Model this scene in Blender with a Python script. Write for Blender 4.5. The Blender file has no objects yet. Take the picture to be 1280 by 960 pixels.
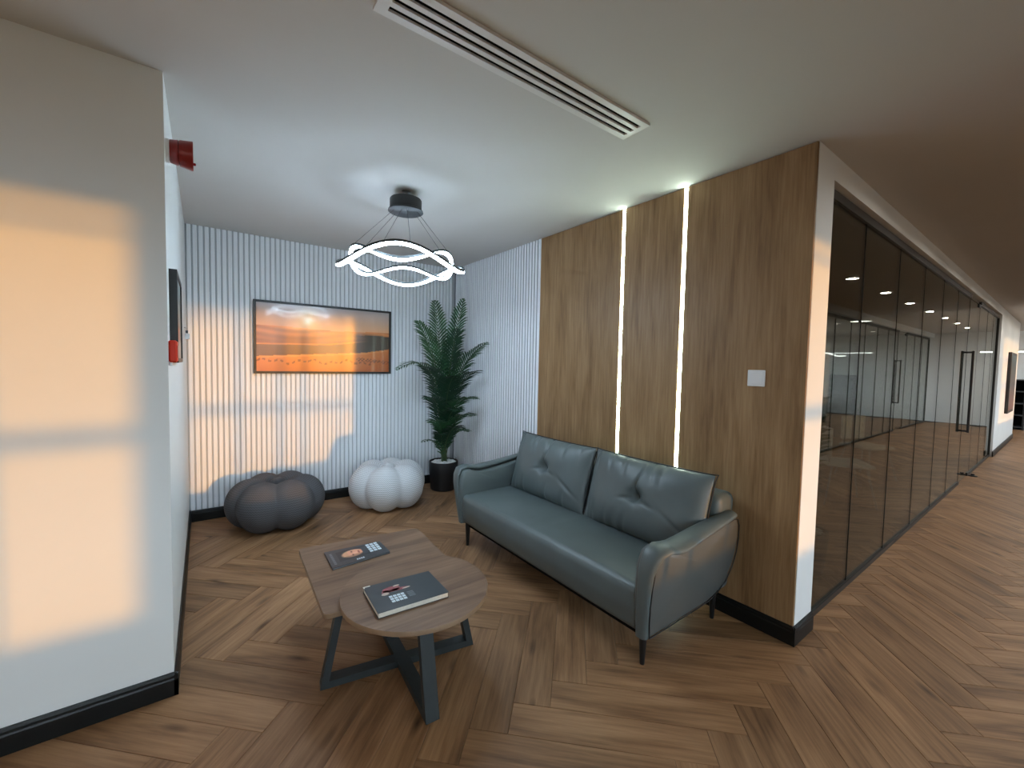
import bpy, math, random
import numpy as np
from mathutils import Vector, Matrix

random.seed(7)
rng = np.random.default_rng(7)
sc = bpy.context.scene
COL = sc.collection

# ------------------------------------------------------------------ camera
CAM_F = 521.99                      # focal length in pixels of the 1280 wide frame
yaw, pitch, roll = math.radians(36.46), math.radians(-2.736), math.radians(1.157)
F = Vector((math.sin(yaw)*math.cos(pitch), math.cos(yaw)*math.cos(pitch), math.sin(pitch)))
Rv = Vector((math.cos(yaw), -math.sin(yaw), 0)); Uv = Rv.cross(F)
Rr = Rv*math.cos(roll) + Uv*math.sin(roll); Ur = Uv*math.cos(roll) - Rv*math.sin(roll)
CAM = Vector((0, 0, 1.5))
cd = bpy.data.cameras.new('camera'); cam = bpy.data.objects.new('camera', cd); COL.objects.link(cam)
M = Matrix.Identity(4)
for i in range(3):
    M[i][0], M[i][1], M[i][2], M[i][3] = Rr[i], Ur[i], -F[i], CAM[i]
cam.matrix_world = M
cd.sensor_fit = 'HORIZONTAL'; cd.sensor_width = 36.0; cd.lens = CAM_F/1280*36.0
cd.clip_start = 0.02; cd.clip_end = 200
sc.camera = cam

# ------------------------------------------------------------------ world, sun, exposure
w = bpy.data.worlds.new('evening_sky'); sc.world = w; w.use_nodes = True
bg = w.node_tree.nodes['Background']
bg.inputs[1].default_value = 1.0
_nt = w.node_tree; _tc = _nt.nodes.new('ShaderNodeTexCoord'); _sx = _nt.nodes.new('ShaderNodeSeparateXYZ'); _cr = _nt.nodes.new('ShaderNodeValToRGB')
_nt.links.new(_tc.outputs['Generated'], _sx.inputs[0])
_mr = _nt.nodes.new('ShaderNodeMapRange'); _mr.inputs[1].default_value = -.04; _mr.inputs[2].default_value = .04
_nt.links.new(_sx.outputs[2], _mr.inputs[0]); _mx = _nt.nodes.new('ShaderNodeMix'); _mx.data_type = 'RGBA'
_nt.links.new(_mr.outputs[0], _mx.inputs[0])
_mx.inputs[6].default_value = (.45, .40, .34, 1)        # ground below the horizon
_mx.inputs[7].default_value = (3.3, 3.9, 4.5, 1)         # evening sky
_nt.nodes.remove(_cr); _nt.links.new(_mx.outputs[2], bg.inputs[0])
sd = bpy.data.lights.new('low_sun', 'SUN'); sd.energy = 1.55; sd.color = (1.0, 0.42, 0.03); sd.angle = math.radians(1.0)
sun = bpy.data.objects.new('low_sun', sd); COL.objects.link(sun)
SUN = Vector((-0.32, 1.0, -0.064)).normalized()
sun.rotation_euler = SUN.to_track_quat('-Z', 'Y').to_euler(); sun.location = (3, -8, 3)
sc.view_settings.view_transform = 'Standard'; sc.view_settings.look = 'None'
sc.view_settings.gamma = 1.0; sc.view_settings.use_curve_mapping = False
sc.view_settings.exposure = 0.76
sc.cycles.use_denoising = True
try: sc.cycles.denoiser = 'OPENIMAGEDENOISE'
except Exception: pass
sc.cycles.max_bounces = 8; sc.cycles.diffuse_bounces = 5; sc.cycles.glossy_bounces = 5
sc.cycles.transparent_max_bounces = 16; sc.cycles.sample_clamp_indirect = 6.0
sc.cycles.caustics_reflective = False; sc.cycles.caustics_refractive = False

# ------------------------------------------------------------------ dimensions (metres)
XL, YN, YB, XR, YG, YGL, H = -0.1224, 2.3225, 4.756, 2.565, 0.8525, 0.90, 2.685
HG, HB = 2.487, 0.102
YW = -4.0                           # window wall
YP = -0.93                          # glass partition on the other side of the corridor
XE = 18.0                           # end of the corridor

# ------------------------------------------------------------------ helpers
class MB:
    def __init__(s): s.v = []; s.f = []; s.m = []; s.uv = {}
    def add(s, verts, faces, mi=0):
        o = len(s.v); s.v += [tuple(p) for p in verts]
        s.f += [tuple(i+o for i in f) for f in faces]; s.m += [mi]*len(faces)
        return s
    def box(s, a, b, mi=0):
        x0, y0, z0 = [min(a[i], b[i]) for i in range(3)]; x1, y1, z1 = [max(a[i], b[i]) for i in range(3)]
        return s.add([(x0,y0,z0),(x1,y0,z0),(x1,y1,z0),(x0,y1,z0),(x0,y0,z1),(x1,y0,z1),(x1,y1,z1),(x0,y1,z1)],
                     [(0,3,2,1),(4,5,6,7),(0,1,5,4),(1,2,6,5),(2,3,7,6),(3,0,4,7)], mi)
    def bbox(s, a, b, c=0.004, mi=0):
        """box with chamfered edges"""
        lo = [min(a[i], b[i]) for i in range(3)]; hi = [max(a[i], b[i]) for i in range(3)]
        V, idx = [], {}
        for sx in (0,1):
            for sy in (0,1):
                for sz in (0,1):
                    for ax in range(3):
                        p = []
                        for k, sg in enumerate((sx, sy, sz)):
                            e = hi[k] if sg else lo[k]
                            if k != ax: e += -c if sg else c
                            p.append(e)
                        idx[(sx,sy,sz,ax)] = len(V); V.append(p)
        Fc = []
        for ax in range(3):
            o = [k for k in range(3) if k != ax]
            for sg in (0,1):
                q = []
                for u, v in ((0,0),(1,0),(1,1),(0,1)):
                    t = [0,0,0]; t[ax] = sg; t[o[0]] = u; t[o[1]] = v; q.append(idx[(*t, ax)])
                Fc.append(q)
        for ax in range(3):
            o = [k for k in range(3) if k != ax]
            for u in (0,1):
                for v in (0,1):
                    q = []
                    for sg, a_ in ((0,o[0]),(1,o[0]),(1,o[1]),(0,o[1])):
                        t = [0,0,0]; t[ax] = sg; t[o[0]] = u; t[o[1]] = v; q.append(idx[(*t, a_)])
                    Fc.append(q)
        for sx in (0,1):
            for sy in (0,1):
                for sz in (0,1): Fc.append([idx[(sx,sy,sz,a_)] for a_ in range(3)])
        ctr = Vector([(lo[k]+hi[k])/2 for k in range(3)]); out = []
        for q in Fc:
            P = [Vector(V[i]) for i in q]; n = (P[1]-P[0]).cross(P[2]-P[0])
            if n.dot(sum(P, Vector())/len(P)-ctr) < 0: q = q[::-1]
            out.append(q)
        return s.add(V, out, mi)
    def tube(s, pts, r, n=8, mi=0, closed=False, caps=True):
        pts = [Vector(p) for p in pts]; N = len(pts)
        rr = r if isinstance(r, (list, tuple)) else [r]*N
        V = []; up = None
        for i in range(N):
            a = pts[(i-1) % N] if (closed or i > 0) else pts[0]; b = pts[(i+1) % N] if (closed or i < N-1) else pts[-1]
            t = (b-a).normalized()
            if up is None:
                up = Vector((0,0,1)) if abs(t.z) < .9 else Vector((1,0,0))
            e1 = t.cross(up)
            if e1.length < 1e-5: e1 = t.orthogonal()
            e1.normalize(); e2 = e1.cross(t).normalized(); up = e2
            for k in range(n):
                an = 2*math.pi*k/n; V.append(pts[i] + (e1*math.cos(an) + e2*math.sin(an))*rr[i])
        Fc = []
        for i in range(N if closed else N-1):
            j = (i+1) % N
            for k in range(n):
                l = (k+1) % n; Fc.append((i*n+k, i*n+l, j*n+l, j*n+k))
        if not closed and caps: Fc += [tuple(range(n))[::-1], tuple((N-1)*n+k for k in range(n))]
        return s.add(V, Fc, mi)
    def lathe(s, prof, c=(0,0,0), n=32, mi=0, axis='Z', caps=True):
        V = []; Fc = []; N = len(prof)
        for (r, z) in prof:
            for k in range(n):
                a = 2*math.pi*k/n
                if axis == 'Z': V.append((c[0]+r*math.cos(a), c[1]+r*math.sin(a), c[2]+z))
                elif axis == 'X': V.append((c[0]+z, c[1]+r*math.cos(a), c[2]+r*math.sin(a)))
                else: V.append((c[0]+r*math.sin(a), c[1]+z, c[2]+r*math.cos(a)))
        for i in range(N-1):
            for k in range(n):
                l = (k+1) % n; Fc.append((i*n+k, i*n+l, (i+1)*n+l, (i+1)*n+k))
        if caps and prof[0][0] > 1e-6: Fc.append(tuple(range(n))[::-1])
        if caps and prof[-1][0] > 1e-6: Fc.append(tuple((N-1)*n+k for k in range(n)))
        return s.add(V, Fc, mi)
    def rbox(s, lo, hi, r, n=(10,10,10), k=4, fn=None, mi=0):
        """rounded box on a fine grid; fn(p, q) deforms, q = position in -1..1"""
        c = [(lo[i]+hi[i])/2 for i in range(3)]; h = [(hi[i]-lo[i])/2 for i in range(3)]
        ts = []
        for i in range(3):
            a = h[i]-r
            t = [-h[i]+r*j/k for j in range(k)] + [-a+2*a*j/n[i] for j in range(n[i]+1)] + [h[i]-r+r*(j+1)/k for j in range(k)]
            ts.append(t)
        idx = {}; V = []; Fc = []
        def vid(p):
            key = tuple(round(x, 6) for x in p)
            if key not in idx:
                q = [max(-(h[i]-r), min(h[i]-r, p[i])) for i in range(3)]
                d = Vector([p[i]-q[i] for i in range(3)])
                if d.length > 1e-9: d = d.normalized()*r
                o = Vector(q)+d
                if fn: o = Vector(fn(o, (o.x/h[0], o.y/h[1], o.z/h[2])))
                idx[key] = len(V); V.append((o.x+c[0], o.y+c[1], o.z+c[2]))
            return idx[key]
        for ax in range(3):
            b, d = [(1,2),(2,0),(0,1)][ax]
            for sg in (-1, 1):
                for i in range(len(ts[b])-1):
                    for j in range(len(ts[d])-1):
                        q = []
                        for (ii, jj) in ((i,j),(i+1,j),(i+1,j+1),(i,j+1)):
                            p = [0,0,0]; p[ax] = sg*h[ax]; p[b] = ts[b][ii]; p[d] = ts[d][jj]; q.append(vid(p))
                        if len(set(q)) < 3: continue
                        Fc.append(tuple(q) if sg > 0 else tuple(q[::-1]))
        return s.add(V, Fc, mi)
    def prism(s, poly, fn, mi=0):
        """poly: outline list; fn(p, side) -> 3D point for side 0/1"""
        n = len(poly)
        V = [fn(p, 0) for p in poly] + [fn(p, 1) for p in poly]
        Fc = [tuple(range(n))[::-1], tuple(range(n, 2*n))] + [(i, (i+1) % n, n+(i+1) % n, n+i) for i in range(n)]
        return s.add(V, Fc, mi)
    def build(s, name, mats, parent=None, smooth=False, loc=None, angle=None):
        """vertices are in world space; the object's origin goes to the parent's (or loc)"""
        base = Vector(loc) if loc is not None else (Vector(parent['_w']) if parent is not None else Vector((0,0,0)))
        me = bpy.data.meshes.new(name)
        me.from_pydata([tuple(Vector(p)-base) for p in s.v], [], s.f)
        for m in (mats if isinstance(mats, (list, tuple)) else [mats]): me.materials.append(m)
        if any(s.m): me.polygons.foreach_set('material_index', s.m)
        if smooth:
            me.polygons.foreach_set('use_smooth', [True]*len(me.polygons))
            if angle is not None:
                me.update()
                try: me.set_sharp_from_angle(angle=math.radians(angle))
                except Exception: pass
        me.update()
        o = bpy.data.objects.new(name, me); COL.objects.link(o)
        o['_w'] = tuple(base)
        if parent is not None:
            o.parent = parent; o.location = base - Vector(parent['_w'])
        else: o.location = base
        return o

def tag(o, label, cat, group=None, kind=None):
    if label: o['label'] = label
    if cat: o['category'] = cat
    if group: o['group'] = group
    if kind: o['kind'] = kind
    return o
def thing(name, loc, label, cat, group=None, kind=None):
    o = bpy.data.objects.new(name, None); COL.objects.link(o); o.location = loc; o['_w'] = tuple(loc)
    o.empty_display_size = 0.1
    return tag(o, label, cat, group, kind)
def struct(o, label, cat): return tag(o, label, cat, kind='structure')

# ---- node helpers
def newmat(name):
    m = bpy.data.materials.new(name); m.use_nodes = True
    nt = m.node_tree; p = nt.nodes['Principled BSDF']
    return m, nt, p
def N(nt, t, **kw):
    n = nt.nodes.new(t)
    for k, v in kw.items():
        if k.startswith('i_'):
            key = k[2:]; key = int(key) if key.isdigit() else key
            n.inputs[key].default_value = v
        else: setattr(n, k, v)
    return n
def L(nt, a, b): nt.links.new(a, b)
def ramp(nt, stops, interp='LINEAR'):
    r = nt.nodes.new('ShaderNodeValToRGB'); r.color_ramp.interpolation = interp
    e = r.color_ramp.elements
    while len(e) < len(stops): e.new(0.5)
    for x, (p, c) in zip(e, stops): x.position = p; x.color = (*c, 1)
    return r
def plain(name, col, rough=.6, metal=0, noise=0, nscale=6, bump=0, bscale=60, spec=.5, coat=0):
    m, nt, p = newmat(name)
    p.inputs['Base Color'].default_value = (*col, 1); p.inputs['Roughness'].default_value = rough
    p.inputs['Metallic'].default_value = metal; p.inputs['Specular IOR Level'].default_value = spec
    if coat: p.inputs['Coat Weight'].default_value = coat; p.inputs['Coat Roughness'].default_value = .15
    tc = N(nt, 'ShaderNodeTexCoord')
    if noise:
        n = N(nt, 'ShaderNodeTexNoise', i_Scale=nscale, i_Detail=3.0); L(nt, tc.outputs['Object'], n.inputs['Vector'])
        r = ramp(nt, [(.3, [c*(1-noise) for c in col]), (.7, [min(1, c*(1+noise)) for c in col])])
        L(nt, n.outputs['Fac'], r.inputs['Fac']); L(nt, r.outputs['Color'], p.inputs['Base Color'])
    if bump:
        n = N(nt, 'ShaderNodeTexNoise', i_Scale=bscale, i_Detail=4.0); L(nt, tc.outputs['Object'], n.inputs['Vector'])
        b = N(nt, 'ShaderNodeBump', i_Strength=bump, i_Distance=.002); L(nt, n.outputs['Fac'], b.inputs['Height'])
        L(nt, b.outputs['Normal'], p.inputs['Normal'])
    return m
def emit(name, col, strength):
    m, nt, p = newmat(name)
    nt.nodes.remove(p); e = N(nt, 'ShaderNodeEmission'); e.inputs[0].default_value = (*col, 1); e.inputs[1].default_value = strength
    L(nt, e.outputs[0], nt.nodes['Material Output'].inputs['Surface'])
    return m
def glassmat(name, tint, ior, rough=0.0):
    m, nt, p = newmat(name); nt.nodes.remove(p)
    t = N(nt, 'ShaderNodeBsdfTransparent'); t.inputs[0].default_value = (*tint, 1)
    g = N(nt, 'ShaderNodeBsdfGlossy'); g.inputs['Roughness'].default_value = rough; g.inputs[0].default_value = (.9, .92, .9, 1)
    fr = N(nt, 'ShaderNodeFresnel'); mx = N(nt, 'ShaderNodeMixShader')
    ge = N(nt, 'ShaderNodeNewGeometry'); mi = N(nt, 'ShaderNodeMapRange', i_3=ior, i_4=1/ior)   # same reflectance from both faces of the pane
    L(nt, ge.outputs['Backfacing'], mi.inputs[0]); L(nt, mi.outputs[0], fr.inputs['IOR'])
    L(nt, fr.outputs[0], mx.inputs[0]); L(nt, t.outputs[0], mx.inputs[1]); L(nt, g.outputs[0], mx.inputs[2])
    L(nt, mx.outputs[0], nt.nodes['Material Output'].inputs['Surface'])
    return m
def woodmat(name, dark, mid, light, vec='Object', scale=(1,1,1), rough=.45, grain=1.0, var=0.0, bump=.05, knots=False, spec=.5):
    """streaky timber; texture X runs along the grain"""
    m, nt, p = newmat(name)
    tc = N(nt, 'ShaderNodeTexCoord'); mp = N(nt, 'ShaderNodeMapping'); mp.inputs['Scale'].default_value = scale
    src = tc.outputs[vec]
    oi = N(nt, 'ShaderNodeObjectInfo'); gi = N(nt, 'ShaderNodeNewGeometry')
    rnd = N(nt, 'ShaderNodeMath', operation='ADD'); L(nt, oi.outputs['Random'], rnd.inputs[0])
    if vec == 'UV': L(nt, gi.outputs['Random Per Island'], rnd.inputs[1])
    fr = N(nt, 'ShaderNodeMath', operation='FRACT'); L(nt, rnd.outputs[0], fr.inputs[0])
    mul = N(nt, 'ShaderNodeMath', operation='MULTIPLY', i_1=37.0); L(nt, fr.outputs[0], mul.inputs[0])
    cmb = N(nt, 'ShaderNodeCombineXYZ'); L(nt, mul.outputs[0], cmb.inputs[0]); L(nt, mul.outputs[0], cmb.inputs[1])
    add = N(nt, 'ShaderNodeVectorMath', operation='ADD'); L(nt, src, mp.inputs['Vector']); L(nt, mp.outputs[0], add.inputs[0])
    if var: L(nt, cmb.outputs[0], add.inputs[1])
    v = add.outputs[0]
    # broad bands
    m1 = N(nt, 'ShaderNodeMapping'); m1.inputs['Scale'].default_value = (1.2, 9, 9); L(nt, v, m1.inputs['Vector'])
    n1 = N(nt, 'ShaderNodeTexNoise', i_Scale=1.0, i_Detail=3.0, i_Distortion=.6); L(nt, m1.outputs[0], n1.inputs['Vector'])
    m2 = N(nt, 'ShaderNodeMapping'); m2.inputs['Scale'].default_value = (3.0, 60, 60); L(nt, v, m2.inputs['Vector'])
    n2 = N(nt, 'ShaderNodeTexNoise', i_Scale=1.0, i_Detail=5.0, i_Roughness=.65); L(nt, m2.outputs[0], n2.inputs['Vector'])
    mixf = N(nt, 'ShaderNodeMix', data_type='FLOAT'); mixf.inputs[0].default_value = .45*grain
    L(nt, n1.outputs['Fac'], mixf.inputs[2]); L(nt, n2.outputs['Fac'], mixf.inputs[3])
    r = ramp(nt, [(.30, dark), (.48, mid), (.68, light)]); L(nt, mixf.outputs[0], r.inputs['Fac'])
    col = r.outputs['Color']
    if knots:
        m3 = N(nt, 'ShaderNodeMapping'); m3.inputs['Scale'].default_value = (2.3, 8.0, 8.0); L(nt, v, m3.inputs['Vector'])
        vo = N(nt, 'ShaderNodeTexVoronoi', i_Scale=1.0); L(nt, m3.outputs[0], vo.inputs['Vector'])
        kr = ramp(nt, [(.0, (1,1,1)), (.07, (.6,.6,.6)), (.2, (0,0,0))]); L(nt, vo.outputs['Distance'], kr.inputs['Fac'])
        km = N(nt, 'ShaderNodeMix', data_type='RGBA'); L(nt, kr.outputs['Color'], km.inputs[0])
        L(nt, col, km.inputs[6]); km.inputs[7].default_value = (*[c*.45 for c in dark], 1); col = km.outputs[2]
    if var:
        mr = N(nt, 'ShaderNodeMapRange', i_3=1-var, i_4=1+var); L(nt, fr.outputs[0], mr.inputs[0])
        hs = N(nt, 'ShaderNodeHueSaturation'); L(nt, mr.outputs[0], hs.inputs['Value']); L(nt, col, hs.inputs['Color'])
        col = hs.outputs['Color']
    L(nt, col, p.inputs['Base Color'])
    p.inputs['Roughness'].default_value = rough; p.inputs['Specular IOR Level'].default_value = spec
    b = N(nt, 'ShaderNodeBump', i_Strength=bump, i_Distance=.002); L(nt, n2.outputs['Fac'], b.inputs['Height']); L(nt, b.outputs[0], p.inputs['Normal'])
    return m
def vcolmat(name, rough=.4, coat=0):
    m, nt, p = newmat(name); a = N(nt, 'ShaderNodeVertexColor', layer_name='print'); L(nt, a.outputs[0], p.inputs['Base Color'])
    p.inputs['Roughness'].default_value = rough
    if coat: p.inputs['Coat Weight'].default_value = coat; p.inputs['Coat Roughness'].default_value = .06
    return m
def lin(c): return tuple(((x/255)/12.92 if x/255 <= .04045 else ((x/255+.055)/1.055)**2.4) for x in c)
def printed(name, origin, eu, ev, nu, nv, fn, mat, parent):
    """a flat printed sheet: grid with one colour for each vertex, fn(u, v) -> sRGB 0..255 (v up)"""
    mb = MB(); o = Vector(origin); eu = Vector(eu); ev = Vector(ev); cols = []
    V = []
    for j in range(nv+1):
        for i in range(nu+1):
            V.append(o + eu*(i/nu) + ev*(j/nv)); cols.append((*lin(fn(i/nu, j/nv)), 1.0))
    Fc = [(j*(nu+1)+i, j*(nu+1)+i+1, (j+1)*(nu+1)+i+1, (j+1)*(nu+1)+i) for j in range(nv) for i in range(nu)]
    mb.add(V, Fc); ob = mb.build(name, mat, parent)
    ca = ob.data.color_attributes.new('print', 'FLOAT_COLOR', 'POINT')
    ca.data.foreach_set('color', np.array(cols, dtype=np.float32).ravel())
    return ob

# ------------------------------------------------------------------ materials
M_wall = plain('white_wall_paint', (.80, .81, .80), .75, noise=.02, nscale=2, bump=.04, bscale=180, spec=.25)
M_wallg = plain('satin_wall_paint', (.78, .80, .79), .42, noise=.015, nscale=2, bump=.02, bscale=160, spec=.35)
M_ceil = plain('ceiling_paint', (.62, .605, .585), .85, noise=.015, nscale=1.5, spec=.2)
M_slat = plain('white_slat_lacquer', (.86, .88, .92), .5, noise=.02, nscale=3, spec=.35)
M_slatback = plain('slat_backing', (.50, .52, .55), .7)
M_slatgap = plain('slat_gap_shade', (.17, .18, .20), .8)  # dark tone paints in the shade between the right-hand slats
M_base = plain('black_skirting', (.006, .007, .007), .38, spec=.3)
M_black = plain('black_metal', (.010, .011, .012), .42, metal=0, spec=.45)
M_frame = plain('dark_bronze_frame', (.020, .018, .016), .4, spec=.4)
M_steel = plain('slate_grey_steel', (.040, .048, .050), .45, metal=.3, noise=.12, nscale=9, spec=.4)
M_chrome = plain('brushed_metal', (.5, .5, .5), .3, metal=1)
M_leather = plain('grey_green_leather', (.098, .122, .124), .42, noise=.07, nscale=5, bump=.12, bscale=420, spec=.45)
M_leather2 = plain('grey_leather_side', (.100, .108, .104), .30, noise=.06, nscale=5, bump=.06, bscale=420, spec=.55)
M_pipe = plain('black_piping', (.006, .006, .007), .55)
M_red = plain('red_plastic', (.24, .010, .007), .3, spec=.5)
M_redo = plain('signal_red_plastic', (.62, .032, .008), .45, spec=.25)
M_white = plain('white_plastic', (.80, .81, .82), .35, spec=.5)
M_vent = plain('white_aluminium', (.74, .73, .71), .35, metal=0, spec=.6)
M_void = plain('black_void', (.003, .003, .003), .9, spec=.1)
M_pot = plain('black_ceramic_pot', (.008, .008, .009), .45)
M_pebble = plain('white_pebble', (.78, .79, .78), .6, noise=.08, nscale=30)
M_leaf = plain('palm_green', (.030, .098, .038), .48, noise=.35, nscale=7, spec=.4)
M_leafd = plain('palm_dark_green', (.012, .045, .022), .5, noise=.3, nscale=7, spec=.4)
M_stem = plain('palm_stem', (.05, .085, .03), .55, noise=.2, nscale=12)
M_paper = plain('cream_paper', (.72, .68, .58), .8, noise=.06, nscale=90)
M_cover = plain('charcoal_cover', (.034, .041, .047), .35, spec=.5)
M_inkw = plain('pale_blue_ink', (.62, .72, .78), .5)
M_inkg = plain('faint_grey_ink', (.16, .18, .20), .5)
M_inkr = plain('dusty_red_ink', (.30, .07, .08), .5, noise=.3, nscale=60)
M_skin = plain('print_skin_ink', (.55, .42, .34), .5)
M_desk = plain('dark_desk', (.03, .035, .04), .5)
M_curtain = plain('pale_panel', (.62, .66, .66), .7)
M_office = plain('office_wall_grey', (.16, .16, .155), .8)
M_sub = plain('subfloor', (.03, .022, .016), .9)
M_floor = woodmat('oak_plank', (.085, .040, .018), (.250, .132, .062), (.405, .232, .120), vec='UV', scale=(1,1,1), rough=.48, grain=1.0, var=.17, bump=.06, knots=True, spec=.35)
M_panel = woodmat('walnut_panel', (.145, .078, .034), (.265, .156, .072), (.375, .236, .118), scale=(1,1,1), rough=.5, grain=1.1, var=.05, bump=.05, spec=.3)
M_top = woodmat('weathered_oak_top', (.095, .054, .033), (.185, .110, .068), (.265, .168, .108), scale=(1,1,1), rough=.5, grain=1.0, bump=.05, spec=.28)
M_edge = plain('oak_edge_band', (.26, .165, .095), .5, noise=.1, nscale=20)
M_led = emit('led_strip_light', (.80, 1.0, .84), 20.0)
M_ring = emit('led_ring_light', (.64, .82, 1.0), 38.0)
M_down = emit('downlight_lens', (1.0, .93, .82), 230.0)
M_office_led = emit('office_led_line', (.95, 1.0, .95), 5.0)
M_glass = glassmat('tinted_glass', (.53, .54, .50), 1.58)
M_clear = glassmat('clear_glass', (.97, .98, .975), 1.42)
M_pane = glassmat('window_glass', (.975, .98, .98), 1.35)

def knit(name, c):
    m, nt, p = newmat(name); p.inputs['Roughness'].default_value = .85; p.inputs['Specular IOR Level'].default_value = .2
    tc = N(nt, 'ShaderNodeTexCoord'); sx = N(nt, 'ShaderNodeSeparateXYZ'); L(nt, tc.outputs['UV'], sx.inputs[0])
    # zigzag knit rows
    fr = N(nt, 'ShaderNodeMath', operation='PINGPONG', i_1=.5); mu = N(nt, 'ShaderNodeMath', operation='MULTIPLY', i_1=120.0)
    L(nt, sx.outputs[0], mu.inputs[0]); L(nt, mu.outputs[0], fr.inputs[0])
    mv = N(nt, 'ShaderNodeMath', operation='MULTIPLY', i_1=64.0); L(nt, sx.outputs[1], mv.inputs[0])
    ad = N(nt, 'ShaderNodeMath', operation='ADD'); L(nt, fr.outputs[0], ad.inputs[0]); L(nt, mv.outputs[0], ad.inputs[1])
    pp = N(nt, 'ShaderNodeMath', operation='PINGPONG', i_1=.5); L(nt, ad.outputs[0], pp.inputs[0])
    r = ramp(nt, [(.02, [x*.62 for x in c]), (.35, c), (.5, [min(1, x*1.15) for x in c])]); L(nt, pp.outputs[0], r.inputs['Fac'])
    L(nt, r.outputs['Color'], p.inputs['Base Color'])
    b = N(nt, 'ShaderNodeBump', i_Strength=.5, i_Distance=.003); L(nt, pp.outputs[0], b.inputs['Height']); L(nt, b.outputs[0], p.inputs['Normal'])
    return m
M_knitd = knit('charcoal_knit', (.105, .104, .112)); M_knitw = knit('white_knit', (.70, .72, .75))

# ------------------------------------------------------------------ FLOOR: herringbone planks
floor = struct(MB().box((-5, YW-.1, -.06), (XE+.2, 5.4, -.013)).build('floor', M_sub), 'oak herringbone plank floor running through lounge and corridor', 'floor')
PW, PL = .162, .81
s2 = 1/math.sqrt(2)
def plank_mesh(name):
    g, c, z1, z0 = .0006, .0018, 0.0, -.0125
    V, Fc = [], []
    a = [(g, g), (PL-g, g), (PL-g, PW-g), (g, PW-g)]
    b = [(g+c, g+c), (PL-g-c, g+c), (PL-g-c, PW-g-c), (g+c, PW-g-c)]
    V += [(x, y, z0) for x, y in a] + [(x, y, z1-c*.8) for x, y in a] + [(x, y, z1) for x, y in b]
    for i in range(4):
        j = (i+1) % 4; Fc += [(i, j, 4+j, 4+i), (4+i, 4+j, 8+j, 8+i)]
    Fc.append((8, 9, 10, 11))
    return V, Fc
PV, PF = plank_mesh('plank')
# lattice anchored on a plank corner seen in the photograph
AX, AY = 1.318-PW*s2, 1.415-PW*s2
du = Vector((s2, -s2, 0)); dv = Vector((s2, s2, 0))
def uvw(u, v): return Vector((AX, AY, 0)) + du*u + dv*v
planks = []
for m_ in range(-8, 9):
    for k in range(-60, 110):
        planks.append((uvw(k*PW + m_*PL, k*PW - m_*PL), 0))               # along (1,-1)
        planks.append((uvw(k*PW + PL + PW + m_*PL, k*PW + PW - PL - m_*PL), 1))   # along (1,1): starts at lower end, turned
def plank_rot(kind): return -math.pi/4 if kind == 0 else math.pi/4
def centre(p, kind):
    a = plank_rot(kind); c, s = math.cos(a), math.sin(a)
    return Vector((p.x + c*PL/2 - s*PW/2, p.y + s*PL/2 + c*PW/2, 0))
planks = [(p, kd) for p, kd in planks if -4.6 < centre(p, kd).x < XE-.2 and YW+.2 < centre(p, kd).y < 4.98]
def px(c):
    d = c-CAM; z = d.dot(F)
    if z < .15: return None
    return 640+CAM_F*d.dot(Rr)/z, 480-CAM_F*d.dot(Ur)/z, z
def in_view(p, kd):
    q = px(centre(p, kd))
    if q is None: return 0
    c = centre(p, kd)
    if not (-120 < q[0] < 1400 and 400 < q[1] < 1080): return 0
    if c.x < XL+.05 and c.y > YN-.02: return 0
    if c.x > XR-.05 and c.y > YG-.02: return 0
    if c.y > YB-.1: return 0
    return 1/q[2]**3
order = sorted(range(len(planks)), key=lambda i: -in_view(*planks[i]))
single = set(i for i in order[:300] if in_view(*planks[i]) > 0)
def add_uv(me, off):
    uvl = me.uv_layers.new(name='UVMap')
    co = np.empty(len(me.vertices)*3); me.vertices.foreach_get('co', co); co = co.reshape(-1, 3)
    li = np.empty(len(me.loops), dtype=np.int32); me.loops.foreach_get('vertex_index', li)
    uvl.data.foreach_set('uv', (off if off is not None else co[:, :2])[li].ravel())
pm = bpy.data.meshes.new('plank'); pm.from_pydata(PV, [], PF); pm.materials.append(M_floor); pm.update(); add_uv(pm, None)
for i in sorted(single):
    p, kd = planks[i]
    o = bpy.data.objects.new('plank', pm); COL.objects.link(o); o.parent = floor
    o.location = p + Vector((0, 0, random.uniform(-.0003, .0003))); o.rotation_euler = (0, 0, plank_rot(kd))
rest = [i for i in range(len(planks)) if i not in single]
pv = np.array(PV); V, Fc, UVs = [], [], []
for n_, i in enumerate(rest):
    p, kd = planks[i]; a = plank_rot(kd); c, s = math.cos(a), math.sin(a)
    V.append(np.stack([p.x + c*pv[:, 0]-s*pv[:, 1], p.y + s*pv[:, 0]+c*pv[:, 1], pv[:, 2]], 1)); UVs.append(pv[:, :2])
    Fc += [tuple(x+12*n_ for x in f) for f in PF]
V = np.concatenate(V); UVs = np.concatenate(UVs)
me = bpy.data.meshes.new('distant_planks'); me.from_pydata(V.tolist(), [], Fc); me.materials.append(M_floor); me.update(); add_uv(me, UVs)
o = bpy.data.objects.new('distant_planks', me); COL.objects.link(o); o.parent = floor; o['kind'] = 'stuff'

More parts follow.
